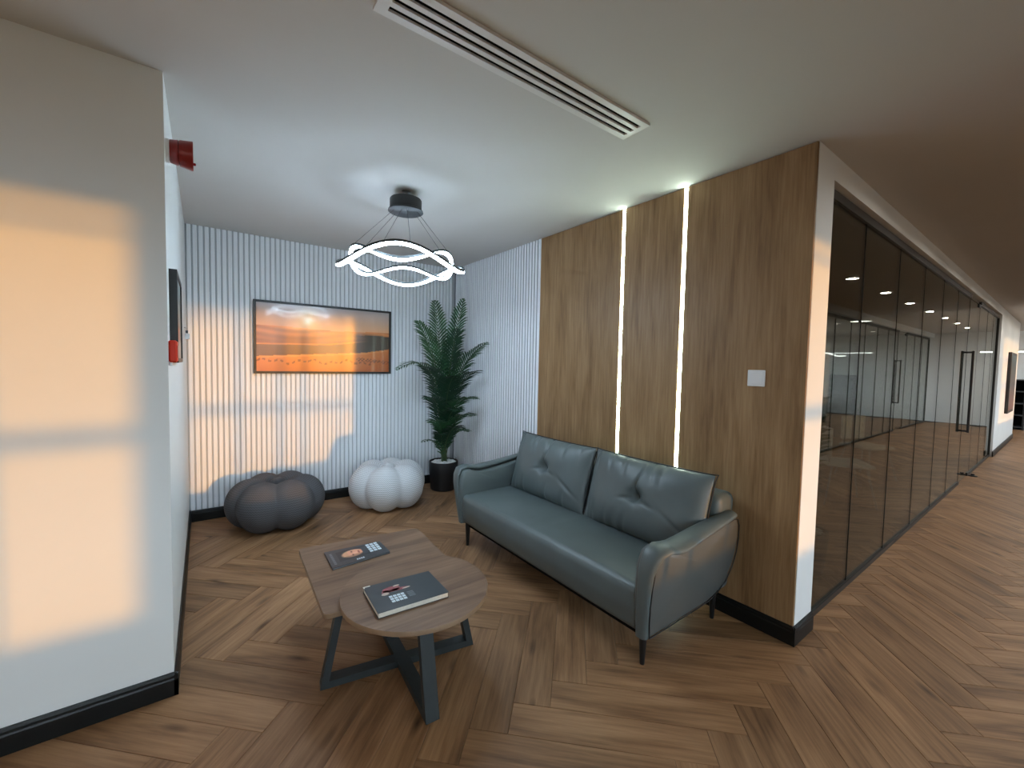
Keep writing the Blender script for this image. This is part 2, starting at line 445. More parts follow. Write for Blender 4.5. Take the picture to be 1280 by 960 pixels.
# ------------------------------------------------------------------ ROOM SHELL
struct(MB().box((-5.2, YW-.2, H), (XE+.2, 5.1, H+.15)).build('ceiling', M_ceil), 'flat white painted ceiling over lounge and corridor', 'ceiling')
struct(MB().box((-5.0, YN, 0), (XL, 5.0, H)).build('wall_left', M_wallg), 'white wall block on the left with sunlit face and fire alarm side', 'wall')
wall_back = struct(MB().box((XL, YB, 0), (2.82, 5.0, H)).build('wall_back', M_slatback), 'back wall clad in white vertical slats behind the painting', 'wall')
wall_right = struct(MB().box((XR+.016, YG, 0), (2.82, YB, H)).build('wall_right', M_wall), 'right wall with walnut panels, white slats and white end face', 'wall')
struct(MB().box((-5.2, YW, 0), (-5.0, 5.0, H)).build('wall_corridor_west', M_wall), 'white wall closing the corridor behind the photographer', 'wall')
struct(MB().box((XE, YW, 0), (XE+.2, 5.0, H)).build('wall_corridor_end', M_wall), 'pale wall at the far end of the corridor', 'wall')
# slats
SP = .0436
def slat_mb(depth=.016, w=.031):
    mb = MB(); z0, z1 = HB+.002, H-.002; y = depth
    prof = [(-w/2, 0), (-w/2, -y*.65), (-w/2+.004, -y), (w/2-.004, -y), (w/2, -y*.65), (w/2, 0)]
    n = len(prof)
    V = [(a, b, z0) for a, b in prof] + [(a, b, z1) for a, b in prof]
    Fc = [(i, i+1, n+i+1, n+i) for i in range(n-1)] + [tuple(range(n))[::-1], tuple(range(n, 2*n))]
    mb.add(V, Fc); return mb
proto = slat_mb().build('slat', M_slat, wall_back)
proto.location = (XL+.026, YB, 0)
nb = int(round((XR-XL-.026)/SP))
for i in range(1, nb):
    o = proto.copy(); COL.objects.link(o); o.location = (XL+.026+i*SP, YB, 0)
Y1 = 3.06
MB().box((XR+.0140, Y1, HB), (XR+.0165, YB, H-.001)).build('slat_backing', M_slatgap, wall_right)
nr = int((YB-.02-Y1)/SP)
proto_r = slat_mb(.014, .0255).build('slat', M_slat, wall_right)
for i in range(nr):
    o = proto_r if i == 0 else proto_r.copy(); o.parent = wall_right
    if i: COL.objects.link(o)
    o.rotation_euler = (0, 0, -math.pi/2)
    o.location = (XR+.016, Y1+.024+i*SP, 0)
MB().box((XR+.002, Y1-.006, HB), (XR+.016, Y1+.004, H-.001)).build('edge_trim', M_slat, wall_right)
# walnut panels
YS = [(YG+.002, 1.574), (1.600, 2.077), (2.103, Y1-.007)]
for a, b in YS:
    mb = MB().bbox((XR, a, HB), (XR+.016, b, H-.004), .0012)
    # object space for vertical grain: X of the texture along height
    pn = mb.build('panel', M_panel, wall_right)
nt = M_panel.node_tree
for n in nt.nodes:
    if n.type == 'MAPPING' and n.inputs['Scale'].default_value[:] == (1, 1, 1):
        n.inputs['Rotation'].default_value = (0, math.pi/2, 0)
# LED strips
for yc, lab in ((1.587, 'vertical white LED strip in walnut wall, nearer to the light switch'), (2.090, 'vertical white LED strip in walnut wall, nearer to the slatted corner')):
    t = thing('led_strip', (XR, yc, 0), lab, 'light', 'LED strips in the walnut wall')
    MB().box((XR+.008, yc-.0125, HB), (XR+.0155, yc+.0125, H-.003)).build('channel', M_vent, t)
    MB().bbox((XR-.002, yc-.0105, HB+.002), (XR+.010, yc+.0105, H-.005), .002).build('diffuser', M_led, t)
# skirting
def skirt(name, a, b, n, label):
    """a->b along the wall foot, n = direction into the room"""
    a, b, n = Vector((*a, 0)), Vector((*b, 0)), Vector((*n, 0))
    prof = [(0, 0), (.015, 0), (.015, .072), (.012, .080), (.012, .090), (.008, .098), (.006, HB), (0, HB)]
    mb = MB(); m = len(prof)
    V = [a+n*x+Vector((0,0,z)) for x, z in prof] + [b+n*x+Vector((0,0,z)) for x, z in prof]
    Fc = [(i, (i+1) % m, m+(i+1) % m, m+i) for i in range(m)] + [tuple(range(m))[::-1], tuple(range(m, 2*m))]
    mb.add(V, Fc)
    return struct(mb.build(name, M_base), label, 'skirting')
skirt('baseboard_near', (-5, YN), (XL+.015, YN), (0, -1), 'black skirting under the sunlit white wall')
skirt('baseboard_left', (XL, YN-.015), (XL, YB), (1, 0), 'black skirting along the narrow white alarm wall')
skirt('baseboard_back', (XL+.015, YB-.016), (XR, YB-.016), (0, -1), 'black skirting below the back slat wall')
skirt('baseboard_right', (XR+.001, YG-.015), (XR+.001, YB-.016), (-1, 0), 'black skirting behind the sofa below the walnut wall')
skirt('baseboard_end', (XR-.014, YG), (2.822, YG), (0, -1), 'short black skirting at the white end of the walnut wall')
# bulkhead over the glass and wall beyond it
struct(MB().box((2.82, YG, 2.552), (11.45, 1.02, H)).build('trim_1', M_wall), 'white bulkhead above the glass partition', 'bulkhead')
struct(MB().box((11.45, YG, 0), (15.3, 1.02, H)).build('wall_corridor', M_wall), 'white corridor wall past the glass partition', 'wall')
skirt('baseboard_corridor', (11.42, YG), (15.315, YG), (0, -1), 'dark skirting along the far corridor wall')
struct(MB().box((15.15, 1.02, 0), (15.3, 5.0, H)).build('wall_corridor_side', M_wall), 'white wall turning the corner at the corridor end', 'wall')
# office behind the glass
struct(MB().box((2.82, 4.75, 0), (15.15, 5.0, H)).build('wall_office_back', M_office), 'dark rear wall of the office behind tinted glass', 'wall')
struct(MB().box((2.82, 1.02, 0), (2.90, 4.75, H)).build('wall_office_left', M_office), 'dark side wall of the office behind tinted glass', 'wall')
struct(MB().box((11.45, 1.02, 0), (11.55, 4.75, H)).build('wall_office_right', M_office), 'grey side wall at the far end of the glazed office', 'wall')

# ------------------------------------------------------------------ WINDOW WALL (behind the photographer)
WZ0, WZ1 = .765, 2.535
wins = [(-4.4, 1.86), (2.66, 7.6), (8.3, 13.0), (13.6, 17.6)]
mb = MB(); xs = [-5.0] + [x for a in wins for x in a] + [XE]
for i in range(0, len(xs), 2): mb.box((xs[i], YW-.15, 0), (xs[i+1], YW, H))
for a, b in wins:
    mb.box((a, YW-.15, 0), (b, YW, WZ0)); mb.box((a, YW-.15, WZ1), (b, YW, H))
struct(mb.build('wall_window_side', M_wall), 'white outer wall with long windows facing the sunset', 'wall')
for i, (a, b) in enumerate(wins):
    wn = thing('window_%d' % (i+1), ((a+b)/2, YW-.08, WZ0), ['long window facing the sunset left of the pier', 'long window facing the sunset right of the pier', 'long office window midway down the corridor', 'last long office window before corridor end'][i], 'window', kind='structure')
    f = MB(); y0, y1 = YW-.11, YW-.05
    f.box((a, y0, WZ0), (b, y1, WZ0+.04)).box((a, y0, WZ1-.04), (b, y1, WZ1)).box((a, y0, WZ0+.04), (a+.04, y1, WZ1-.04)).box((b-.04, y0, WZ0+.04), (b, y1, WZ1-.04))
    f.build('window_frame', M_frame, wn)
    MB().box((a+.04, y0, 1.55), (b-.04, y1, 1.615)).build('transom', M_frame, wn)
    MB().box((a+.04, y0, 2.40), (b-.04, y1, 2.435)).build('transom', M_frame, wn)
    n = max(2, round((b-a)/2.3)); ed = [a+.04 + (b-a-.08)*k/n for k in range(n+1)]
    for k in range(n):
        MB().box((ed[k], YW-.083, WZ0+.04), (ed[k+1], YW-.077, WZ1-.04)).build('pane', M_pane, wn)
    for k in range(1, n):
        if i == 0 and k == n-1: continue
        MB().box((ed[k]-.02, y0, WZ0+.04), (ed[k]+.02, y1, WZ1-.04)).build('mullion', M_frame, wn)
    ld = bpy.data.lights.new('window_portal', 'AREA'); ld.shape = 'RECTANGLE'; ld.size = b-a; ld.size_y = WZ1-WZ0
    ld.cycles.is_portal = True
    lo = bpy.data.objects.new('window_portal', ld); COL.objects.link(lo); lo.location = ((a+b)/2, YW-.16, (WZ0+WZ1)/2)
    lo.rotation_euler = (math.radians(90), 0, 0)

# ------------------------------------------------------------------ GLASS PARTITIONS
def partition(y, xs, door_at, name_label, cat_label, handle_x, glass, ztop, with_top=True, sgn=-1, dn=1):
    x0, x1 = xs[0], xs[-1]
    t = thing('glass_partition', ((x0+x1)/2, y, 0), name_label, 'partition')
    d0, d1 = door_at
    for (a, b) in ((x0, d0), (d1, x1)):
        MB().box((a, y-.02, ztop), (b, y+.02, ztop+.05)).build('top_rail', M_frame, t)
        MB().box((a, y-.018, 0.0), (b, y+.018, .035)).build('bottom_rail', M_frame, t)
    for a, b in zip(xs[:-1], xs[1:]):
        if abs(a-d0) < 1e-6: continue
        MB().box((a+.004, y-.005, .035), (b-.004, y+.005, ztop)).build('glass_pane', glass, t)
    for x in xs[1:-1]:
        jw = .016 if x in (2.08, 2.43, 2.64) else .007
        MB().box((x-jw, y-.0065, .035), (x+jw, y+.0065, ztop)).build('joint', M_void, t)
    for x in (x0, x1):
        MB().box((x-.012, y-.02, .0), (x+.012, y+.02, ztop+.05)).build('post', M_frame, t)
    if True:
        MB().box((d0+.004, y-.005, ztop-.005+.01), (d1-.004, y+.005, ztop+.05)).build('transom_glass', glass, t)
    d = thing('door_%d' % dn, ((d0+d1)/2, y, 0), cat_label, 'door', kind='structure')
    MB().box((d0+.006, y-.006, .012), (d1-.006, y+.006, ztop-.006)).build('glass_leaf', glass, d)
    for z in (0.0, ztop-.045):
        MB().box((d1-.17, y-.016, z+.004), (d1-.006, y+.016, z+.05)).build('patch_fitting', M_black, d)
    hx = handle_x; h = MB()
    for yy in (y-.055, y+.055): h.bbox((hx-.013, yy-.013, .70), (hx+.013, yy+.013, 1.80), .003)
    for z in (.72, 1.78): h.bbox((hx-.012, y-.055, z-.012), (hx+.012, y+.055, z+.012), .002)
    h.build('pull_handle', M_black, d)
    MB().lathe([(.05, 0), (.05, .012), (.02, .018), (.02, .035)], (d1-.09, y-.06, 0), 16).build('floor_stop', M_black, d)
    return t
xs_g = [2.832, 3.6, 4.52, 5.45, 6.37, 7.27, 8.17, 9.10, 10.0, 10.75, 11.44]
partition(YGL, xs_g, (8.17, 9.10), 'long dark tinted glass partition along the corridor', 'frameless tinted glass door with tall black pull handle', 8.27, M_glass, HG, dn=1)
xs_p = [-3.4, -2.4, -1.4, -.5, .42, 1.30, 2.08, 2.43, 2.64, 3.0, 3.92, 4.84, 5.76, 6.68, 7.6, 8.52, 9.44, 10.36, 11.28, 12.2, 13.1, 14.0, 14.9, 15.8, 16.7, 17.6]
partition(YP, xs_p, (14.0, 14.9), 'clear glass partition behind the photographer across the corridor', 'clear glass door mirrored in the tinted partition', 14.12, M_clear, HG, dn=2)
struct(MB().box((-5, YP-.06, 2.552), (XE, YP+.06, H)).build('trim_2', M_wall), 'white bulkhead above the clear glass partition', 'bulkhead')

# ------------------------------------------------------------------ CEILING SLOT DIFFUSER
t = thing('slot_diffuser', (1.115, 1.385, H), 'long white linear air diffuser with three black slots in the ceiling', 'air vent')
X0, X1, Y0, Y9, zb = .47, 1.765, 1.300, 1.462, H-.012
MB().box((X0+.02, Y0+.02, H-.003), (X1-.02, Y9-.02, H-.0005)).build('backing', M_void, t)
fr = MB()
fr.box((X0, Y0, zb), (X1, Y0+.030, H)).box((X0, Y9-.030, zb), (X1, Y9, H)).box((X0, Y0+.03, zb), (X0+.040, Y9-.03, H)).box((X1-.030, Y0+.03, zb), (X1, Y9-.03, H))
fr.build('frame', M_vent, t)
ys = Y0+.03; gap = .0205; bar = (Y9-Y0-.06-3*gap)/2
for k in range(2):
    y = ys+gap*(k+1)+bar*k
    MB().box((X0+.04, y, zb), (X1-.03, y+bar, H-.003)).build('blade', M_vent, t)

# ------------------------------------------------------------------ CHANDELIER
CX, CY = 1.128, 2.842
t = thing('chandelier', (CX, CY, 2.10), 'black canopy chandelier with two wavy glowing LED rings', 'chandelier')
MB().lathe([(.0, 2.684), (.030, 2.684), (.032, 2.677), (.008, 2.672), (.006, 2.625)], (CX+.02, CY, 0), 20).build('ceiling_hook', M_chrome, t, True, angle=40)
MB().lathe([(0, 2.630), (.104, 2.630), (.108, 2.624), (.108, 2.560), (.118, 2.553), (.120, 2.545), (.112, 2.540), (0, 2.540)], (CX+.02, CY, 0), 48).build('canopy', M_black, t, True, angle=40)
def ring(r, sgn, amp, z0, ph):
    n = 120; va = math.atan2(CX, CY)
    def P(i):
        a = 2*math.pi*i/n; th = a
        # th = 0 faces the camera
        dirx, diry = -math.sin(va), -math.cos(va)
        cx_, cy_ = dirx*math.cos(th)-diry*math.sin(th), dirx*math.sin(th)+diry*math.cos(th)
        return cx_, cy_, z0 + sgn*amp*math.cos(3*(th-ph))
    def sweep(name, prof, mat):
        V, Fc = [], []; m = len(prof)
        for i in range(n):
            x, y, z = P(i)
            for (dr, dz) in prof: V.append((CX+x*(r+dr), CY+y*(r+dr), z+dz))
        for i in range(n):
            j = (i+1) % n
            for k in range(m):
                l = (k+1) % m; Fc.append((i*m+k, j*m+k, j*m+l, i*m+l))
        MB().add(V, Fc).build(name, mat, t, True, angle=40)
    sweep('ring_channel', [(-.011, .001), (.011, .001), (.011, .016), (-.011, .016)], M_steel)
    sweep('ring_diffuser', [(-.010, -.014), (.010, -.014), (.010, .001), (-.010, .001)], M_ring)
    return P
PA = ring(.420, 1, .050, 2.168, -.06); PB = ring(.340, -1, .050, 2.188, -.06)
for (Pf, r, i, ca) in ((PA, .42, 2, 0), (PA, .42, 115, 0), (PB, .34, 20, 0), (PA, .42, 40, 0), (PB, .34, 99, 0), (PA, .42, 79, 0)):
    x, y, z = Pf(i % 120); e = Vector((CX+x*r, CY+y*r, z+.016)); d = Vector((x, y, 0)).normalized()
    MB().tube([Vector((CX+.02, CY, 2.542))+d*.085, e], .0013, 6).build('cable', M_black, t)

# ------------------------------------------------------------------ DOWNLIGHTS in the corridor
for i in range(2, 11):
    x = .25 + 1.55*i + .0
    t = thing('downlight', (x+.25, .02, H), '%s round downlight along the corridor ceiling, counting away from the lounge' % ['first', 'second', 'third', 'fourth', 'fifth', 'sixth', 'seventh', 'eighth', 'ninth'][i-2], 'light', 'corridor downlights')
    MB().lathe([(.052, -.001), (.066, -.001), (.068, -.006), (.064, -.010), (.052, -.006), (.052, -.001)], (x+.25, .02, H), 28, caps=False).build('trim_ring', M_white, t, True, angle=40)
    MB().lathe([(0, -.004), (.052, -.004), (.052, -.002), (0, -.002)], (x+.25, .02, H), 24).build('lens', M_down, t)

# ------------------------------------------------------------------ SOFA
SR = (2.10, 2.075, 0)
sofa = thing('sofa', SR, 'grey-green leather two-seat sofa with black piping and tapered black legs', 'sofa')
def f_seat(p, q):
    x, y, z = p
    if z > 0: z += .012*(1-q[0]**2)*(1-q[1]**4) - .003*math.exp(-(y/.012)**2)
    if x < 0 and abs(q[2]) < .9: x -= .016*(1-q[2]**2)*(1-q[1]**6)
    if z < 0 and x < 0: x += .02*(-q[2])
    return x, y, z
MB().rbox((1.685, 1.205, .180), (2.36, 2.955, .428), .045, (14, 40, 8), 5, f_seat).build('seat', M_leather, sofa, True)
def f_back(p, q):
    x, y, z = p
    return x + .03*(q[2]-1)*.5, y, z
MB().rbox((2.33, 1.165, .20), (2.525, 2.985, .775), .045, (5, 24, 10), 5, f_back).build('backrest', M_leather, sofa, True)
# arms: winged side panels (outline in X, Z) with a flared pad on top
OUT = [(1.700,.185),(1.685,.26),(1.672,.36),(1.668,.46),(1.674,.555),(1.700,.612),(1.75,.628),(1.80,.610),(1.86,.596),(1.94,.600),(2.05,.612),(2.18,.628),(2.31,.645),(2.41,.655),(2.455,.645),(2.485,.60),(2.505,.52),(2.508,.43),(2.485,.34),(2.43,.265),(2.35,.215),(2.25,.19)]
def arm(ys, sg):
    """ys = Y of the seat side, sg = outward direction"""
    zt = lambda z: max(0, (z-.185)/.46)
    def yo(z): return ys + sg*(.030 + .050*zt(z)**1.1)
    def yi(z): return ys - sg*.045 + sg*.012*zt(z)
    mb = MB(); n = len(OUT); cx = sum(p[0] for p in OUT)/n; cz = sum(p[1] for p in OUT)/n
    layers = []
    def inset(p, k):
        v = Vector((p[0]-cx, p[1]-cz)); l = v.length; v *= (l-k)/l; return cx+v.x, cz+v.y
    for (k, tt) in ((.022, 0), (.008, .06), (0, .2), (0, .8), (.008, .94), (.022, 1)):
        layers.append([(lambda q: (q[0], yi(q[1])*(1-tt)+yo(q[1])*tt, q[1]))(inset(p, k)) for p in OUT])
    V = [p for l in layers for p in l]; Fc = []
    for a in range(len(layers)-1):
        for i in range(n):
            j = (i+1) % n; Fc.append((a*n+i, a*n+j, (a+1)*n+j, (a+1)*n+i))
    ci = len(V); V.append((cx, yi(cz), cz)); V.append((cx, yo(cz)+sg*.008, cz))
    for i in range(n):
        j = (i+1) % n; Fc.append((ci, j, i)); Fc.append((ci+1, (len(layers)-1)*n+i, (len(layers)-1)*n+j))
    if sg < 0: Fc = [f[::-1] for f in Fc]
    body = mb.add(V, Fc).build('armrest', M_leather2 if sg < 0 else M_leather, sofa, True, angle=60)
    # piping round the outer panel
    pts = []
    for i in range(n):
        p = inset(OUT[i], .012); pts.append((p[0], yo(p[1])+sg*.004, p[1]))
    MB().tube(pts, .0035, 6, closed=True).build('piping', M_pipe, body, True)
    # flared pad over the top edge, from the front curl to the rear point
    top = [(1.694,.20),(1.678,.32),(1.664,.44),(1.660,.53),(1.668,.590),(1.695,.636),(1.75,.652),(1.81,.640),(1.87,.632),(1.95,.638),(2.06,.650),(2.19,.664),(2.32,.678),(2.42,.688)]
    wid = [.040,.042,.046,.056,.070,.086,.098,.104,.104,.098,.088,.076,.062,.040]
    ov  = [.000,.001,.003,.008,.016,.026,.036,.042,.040,.034,.026,.020,.014,.006]
    V, Fc = [], []; cs = 14
    for (x, z), wd, oh in zip(top, wid, ov):
        i = top.index((x, z)); a = top[max(0, i-1)]; b = top[min(len(top)-1, i+1)]
        tx, tz = b[0]-a[0], b[1]-a[1]; l = math.hypot(tx, tz); nx, nz = -tz/l, tx/l
        y_out = yo(z)+sg*oh; y_in = y_out - sg*(wd+.022); yc = (y_out+y_in)/2; hw = abs(y_out-y_in)/2
        for k in range(cs):
            an = 2*math.pi*k/cs
            cyy = math.copysign(abs(math.cos(an))**.7, math.cos(an)); czz = math.copysign(abs(math.sin(an))**.7, math.sin(an))
            drop = -.010*max(0, cyy)**2        # outer lip turns down
            off = .014*czz + drop
            V.append((x+nx*off, yc+sg*hw*cyy, z-.012+nz*off))
    m = len(top)
    for a in range(m-1):
        for k in range(cs):
            l = (k+1) % cs; Fc.append((a*cs+k, (a+1)*cs+k, (a+1)*cs+l, a*cs+l))
    Fc += [tuple(range(cs)), tuple((m-1)*cs+k for k in range(cs))[::-1]]
    if sg > 0: Fc = [f[::-1] for f in Fc]
    MB().add(V, Fc).build('arm_pad', M_leather, sofa, True, angle=70)
arm(1.195, -1); arm(2.965, 1)
for (x, y) in ((1.765, 1.235), (2.44, 1.235), (1.735, 2.92), (2.44, 2.92)):
    MB().lathe([(0, 0), (.011, 0), (.012, .004), (.022, .19), (.026, .195), (.026, .20), (0, .20)], (x, y, 0), 16).build('leg', M_black, sofa, True, angle=40)
MB().box((1.73, 1.215, .165), (2.47, 2.94, .186)).build('underside_shade', M_void, sofa)  # black slab stands in for the shade beneath the seat

def cushion(yc, hw, label, seed):
    r = random.Random(seed)
    root = sofa
    hh, th = .245, .092
    lean = math.radians(16)
    ax = Vector((math.sin(lean), 0, math.cos(lean)))       # up along the cushion
    nx = Vector((-math.cos(lean), 0, math.sin(lean)))      # out of its face
    c0 = Vector((2.165, yc, .425)) + ax*hh
    wr = [(r.uniform(-.95, .95), r.uniform(.010, .022), r.choice((-1, 1, 1))) for _ in range(14)]
    V, Fc, G = [], [], {}
    nu, nv = 110, 64
    def P(u, v, s):
        e = (1-abs(u)**3.2)*(1-abs(v)**3.2); puff = max(0, e)**.55
        wx = hw*(1 - .025*(1-abs(u)**2)*0); 
        yy = u*hw*(1-.02*(1-v*v)); zz = v*hh*(1-.03*(1-u*u))
        d = th*puff
        if s > 0:
            R2 = (yy/.050)**2 + ((zz-.01)/.038)**2
            d -= .058*math.exp(-R2)                                   # tuft
            if zz > .01: d -= .030*math.exp(-(yy-.012*math.sin(zz*26))**2/.00007)*math.exp(-((zz-.01)/.15)**2)
            else: d -= .010*math.exp(-yy**2/.0002)*math.exp(-((zz-.01)/.06)**2)
            d -= .014*math.exp(-((zz-.0+.25*yy)/.010)**2)*math.exp(-((yy-.06)/.05)**2) + .012*math.exp(-((zz+.004-.22*yy)/.012)**2)*math.exp(-((yy+.07)/.06)**2)
            d -= .012*math.exp(-((zz+.10-.55*(yy+.30))/.014)**2)*math.exp(-((yy+.28)/.09)**2)
            for (p, dep, sd) in wr:                                     # pulls along the seams
                d -= dep*math.exp(-((u-p-.10*(sd*v))*hw/.018)**2)*max(0, abs(v)*1.0-.35)*(1 if sd*v > 0 else 0)
            d += .006*math.sin(5*u+seed)*math.sin(4*v+seed*2)*puff
            d = max(d, .004)
        return c0 + Vector((0, 1, 0))*yy + ax*zz + nx*(d if s > 0 else -min(d, .055))
    for s in (1, -1):
        for j in range(nv+1):
            for i in range(nu+1):
                u, v = -1+2*i/nu, -1+2*j/nv
                u = math.sin(u*math.pi/2)*.5+u*.5; v = math.sin(v*math.pi/2)*.5+v*.5
                edge = i in (0, nu) or j in (0, nv)
                if s < 0 and edge: G[(s, i, j)] = G[(1, i, j)]; continue
                G[(s, i, j)] = len(V); V.append(P(u, v, s))
    for s in (1, -1):
        for j in range(nv):
            for i in range(nu):
                q = (G[(s,i,j)], G[(s,i+1,j)], G[(s,i+1,j+1)], G[(s,i,j+1)])
                Fc.append(q[::-1] if s > 0 else q)
    root = MB().add(V, Fc).build('back_cushion', M_leather, root, True, loc=None)
    root['label'] = label
    # piping round the edge with small ears at the corners
    pts = []
    for k in range(25): pts.append((-1+2*k/24, 1))
    for k in range(1, 17): pts.append((1, 1-2*k/16))
    for k in range(1, 25): pts.append((1-2*k/24, -1))
    for k in range(1, 16): pts.append((-1, -1+2*k/16))
    PP = []
    for (u, v) in pts:
        k = 1.012 + (.020 if abs(u) > .97 and abs(v) > .97 else 0)
        PP.append(c0 + Vector((0, 1, 0))*u*hw*k*(1-.02*(1-v*v)) + ax*v*hh*k*(1-.03*(1-u*u)))
    MB().tube(PP, .0045, 6, closed=True).build('piping', M_pipe, root, True)
    # flat seam flange
    b = MB().tube([c0 + nx*.026 + ax*(.004), c0 + nx*.030 + ax*.034], .0022, 6)
    b.build('tuft_tag', M_pipe, root, True)
cushion(2.487, .432, 'grey-green tufted back cushion at the sofa end near the palm', 3)
cushion(1.606, .432, 'grey-green tufted back cushion at the sofa end near the light switch', 5)

# ------------------------------------------------------------------ COFFEE TABLE
TR = (.78, 1.935, 0)
tab = thing('coffee_table', TR, 'wooden coffee table with round and square tops on crossed steel legs', 'table')
RC, RR, RZ = (.812, 1.842), .345, .420
TT = .024
n = 64; prof = [(0, RZ-TT), (RR-.006, RZ-TT), (RR-.001, RZ-TT+.004), (RR, RZ-.006), (RR-.003, RZ), (0, RZ)]
o = MB().lathe(prof, (RC[0], RC[1], 0), n).build('round_top', [M_top, M_edge], tab, True, angle=35)
for p in o.data.polygons:
    if abs(p.normal.z) < .8: p.material_index = 1
SQ = [(.405, 1.885), (1.085, 1.82), (1.135, 2.565), (.432, 2.655)]
SZ = RZ-TT
def poly_slab(mb, pts, z0, z1, rad=.03):
    out = []
    m = len(pts)
    for i in range(m):
        p = Vector(pts[i]); a = (Vector(pts[i-1])-p).normalized(); b = (Vector(pts[(i+1) % m])-p).normalized()
        p0, p1 = p+a*rad, p+b*rad
        for k in range(6):
            s = k/5; out.append((p0*(1-s)+p*s)*(1-s) + (p*(1-s)+p1*s)*s)
    ins = .003; c = sum((Vector(p) for p in out), Vector((0,0)))/len(out)
    L3 = []
    for (zz, k) in ((z0, ins), (z0+.003, 0), (z1-.003, 0), (z1, ins)):
        for p in out:
            v = Vector(p)-c; L3.append((c.x+v.x*(1-k/v.length), c.y+v.y*(1-k/v.length), zz))
    q = len(out); Fc = [tuple(range(q))[::-1], tuple(range(3*q, 4*q))]
    for a in range(3):
        for i in range(q): Fc.append((a*q+i, a*q+(i+1) % q, (a+1)*q+(i+1) % q, (a+1)*q+i))
    mb.add(L3, Fc); return mb
o = poly_slab(MB(), SQ, SZ-.024, SZ-.0005).build('square_top', [M_top, M_edge], tab, True, angle=35)
for p in o.data.polygons:
    if abs(p.normal.z) < .8: p.material_index = 1
# two crossed steel frames: floor bar and two raked legs each
def bar(a, b, wv, tv):
    """rectangular bar from a to b with half extents along wv and tv"""
    a, b, wv, tv = Vector(a), Vector(b), Vector(wv), Vector(tv); mb = MB()
    V = [p + wv*su + tv*sv for p in (a, b) for su, sv in ((-1,-1),(1,-1),(1,1),(-1,1))]
    return mb.add(V, [(0,3,2,1),(4,5,6,7),(0,1,5,4),(1,2,6,5),(2,3,7,6),(3,0,4,7)])
def frame(p, q, tp, tq, ztp, ztq, lift):
    p, q = Vector((*p, 0)), Vector((*q, 0)); d = (q-p).normalized(); s = Vector((-d.y, d.x, 0))
    bar(p+d*.03+Vector((0,0,.0165+lift)), q-d*.03+Vector((0,0,.0165+lift)), s*.030, Vector((0,0,.016))).build('floor_bar', M_steel, tab)
    for (a, sg, tt, zt) in ((p, 1, tp, ztp), (q, -1, tq, ztq)):
        top = Vector((tt[0], tt[1], zt)); foot = a + d*sg*.016 + Vector((0,0,.001))
        bar(foot, top, s*.030, d*.016).build('leg', M_steel, tab)
frame((.412, 1.998), (1.145, 1.872), (.500, 1.985), (1.045, 1.89), SZ-.024, SZ, 0)
frame((.752, 1.525), (.808, 2.345), (.752, 1.62), (.80, 2.26), SZ, SZ-.024, .0005)
# magazines
def magazine(name, quad, z0, th, label, fn_print, group, hard=False):
    """quad: front-left, front-right, back-right, back-left corners on the table"""
    c = sum((Vector(p) for p in quad), Vector((0,0)))/4
    root = thing(name, (c.x, c.y, z0), label, 'magazine', group)
    def slab(pts, a, b, k):
        V = []
        for z in (a, b):
            for p in pts:
                v = Vector(p)-c; V.append((c.x+v.x*k, c.y+v.y*k, z))
        return MB().add(V, [(0,3,2,1),(4,5,6,7),(0,1,5,4),(1,2,6,5),(2,3,7,6),(3,0,4,7)])
    slab(quad, z0, z0+.0016, 1.0).build('back_cover', M_cover, root)
    slab(quad, z0+.0016, z0+th-.0016, .975 if hard else .99).build('pages', M_paper if hard else M_inkg, root)
    cov = slab(quad, z0+th-.0016, z0+th, 1.0).build('front_cover', M_cover, root)
    A, B, C_, D = [Vector((*p, z0+th+.0004)) for p in quad]
    fn_print(root, cov, A, B-A, D-A)
    return root
def patch(name, A, eu, ev, rects, mat, parent):
    mb = MB()
    for (u0, v0, u1, v1) in rects:
        mb.add([A+eu*u0+ev*v0, A+eu*u1+ev*v0, A+eu*u1+ev*v1, A+eu*u0+ev*v1], [(0,1,2,3)])
    mb.build(name, mat, parent)
def blob(name, A, eu, ev, shapes, mat, parent, dz=0):
    mb = MB()
    for (u, v, ru, rv, rot) in shapes:
        pts = []
        for k in range(20):
            a = 2*math.pi*k/20; x, y = ru*math.cos(a), rv*math.sin(a)
            pts.append(A+eu*(u+x*math.cos(rot)-y*math.sin(rot))+ev*(v+x*math.sin(rot)+y*math.cos(rot))+Vector((0,0,dz)))
        mb.add(pts, [tuple(range(20))])
    mb.build(name, mat, parent)
M_face = vcolmat('portrait_print', .4)
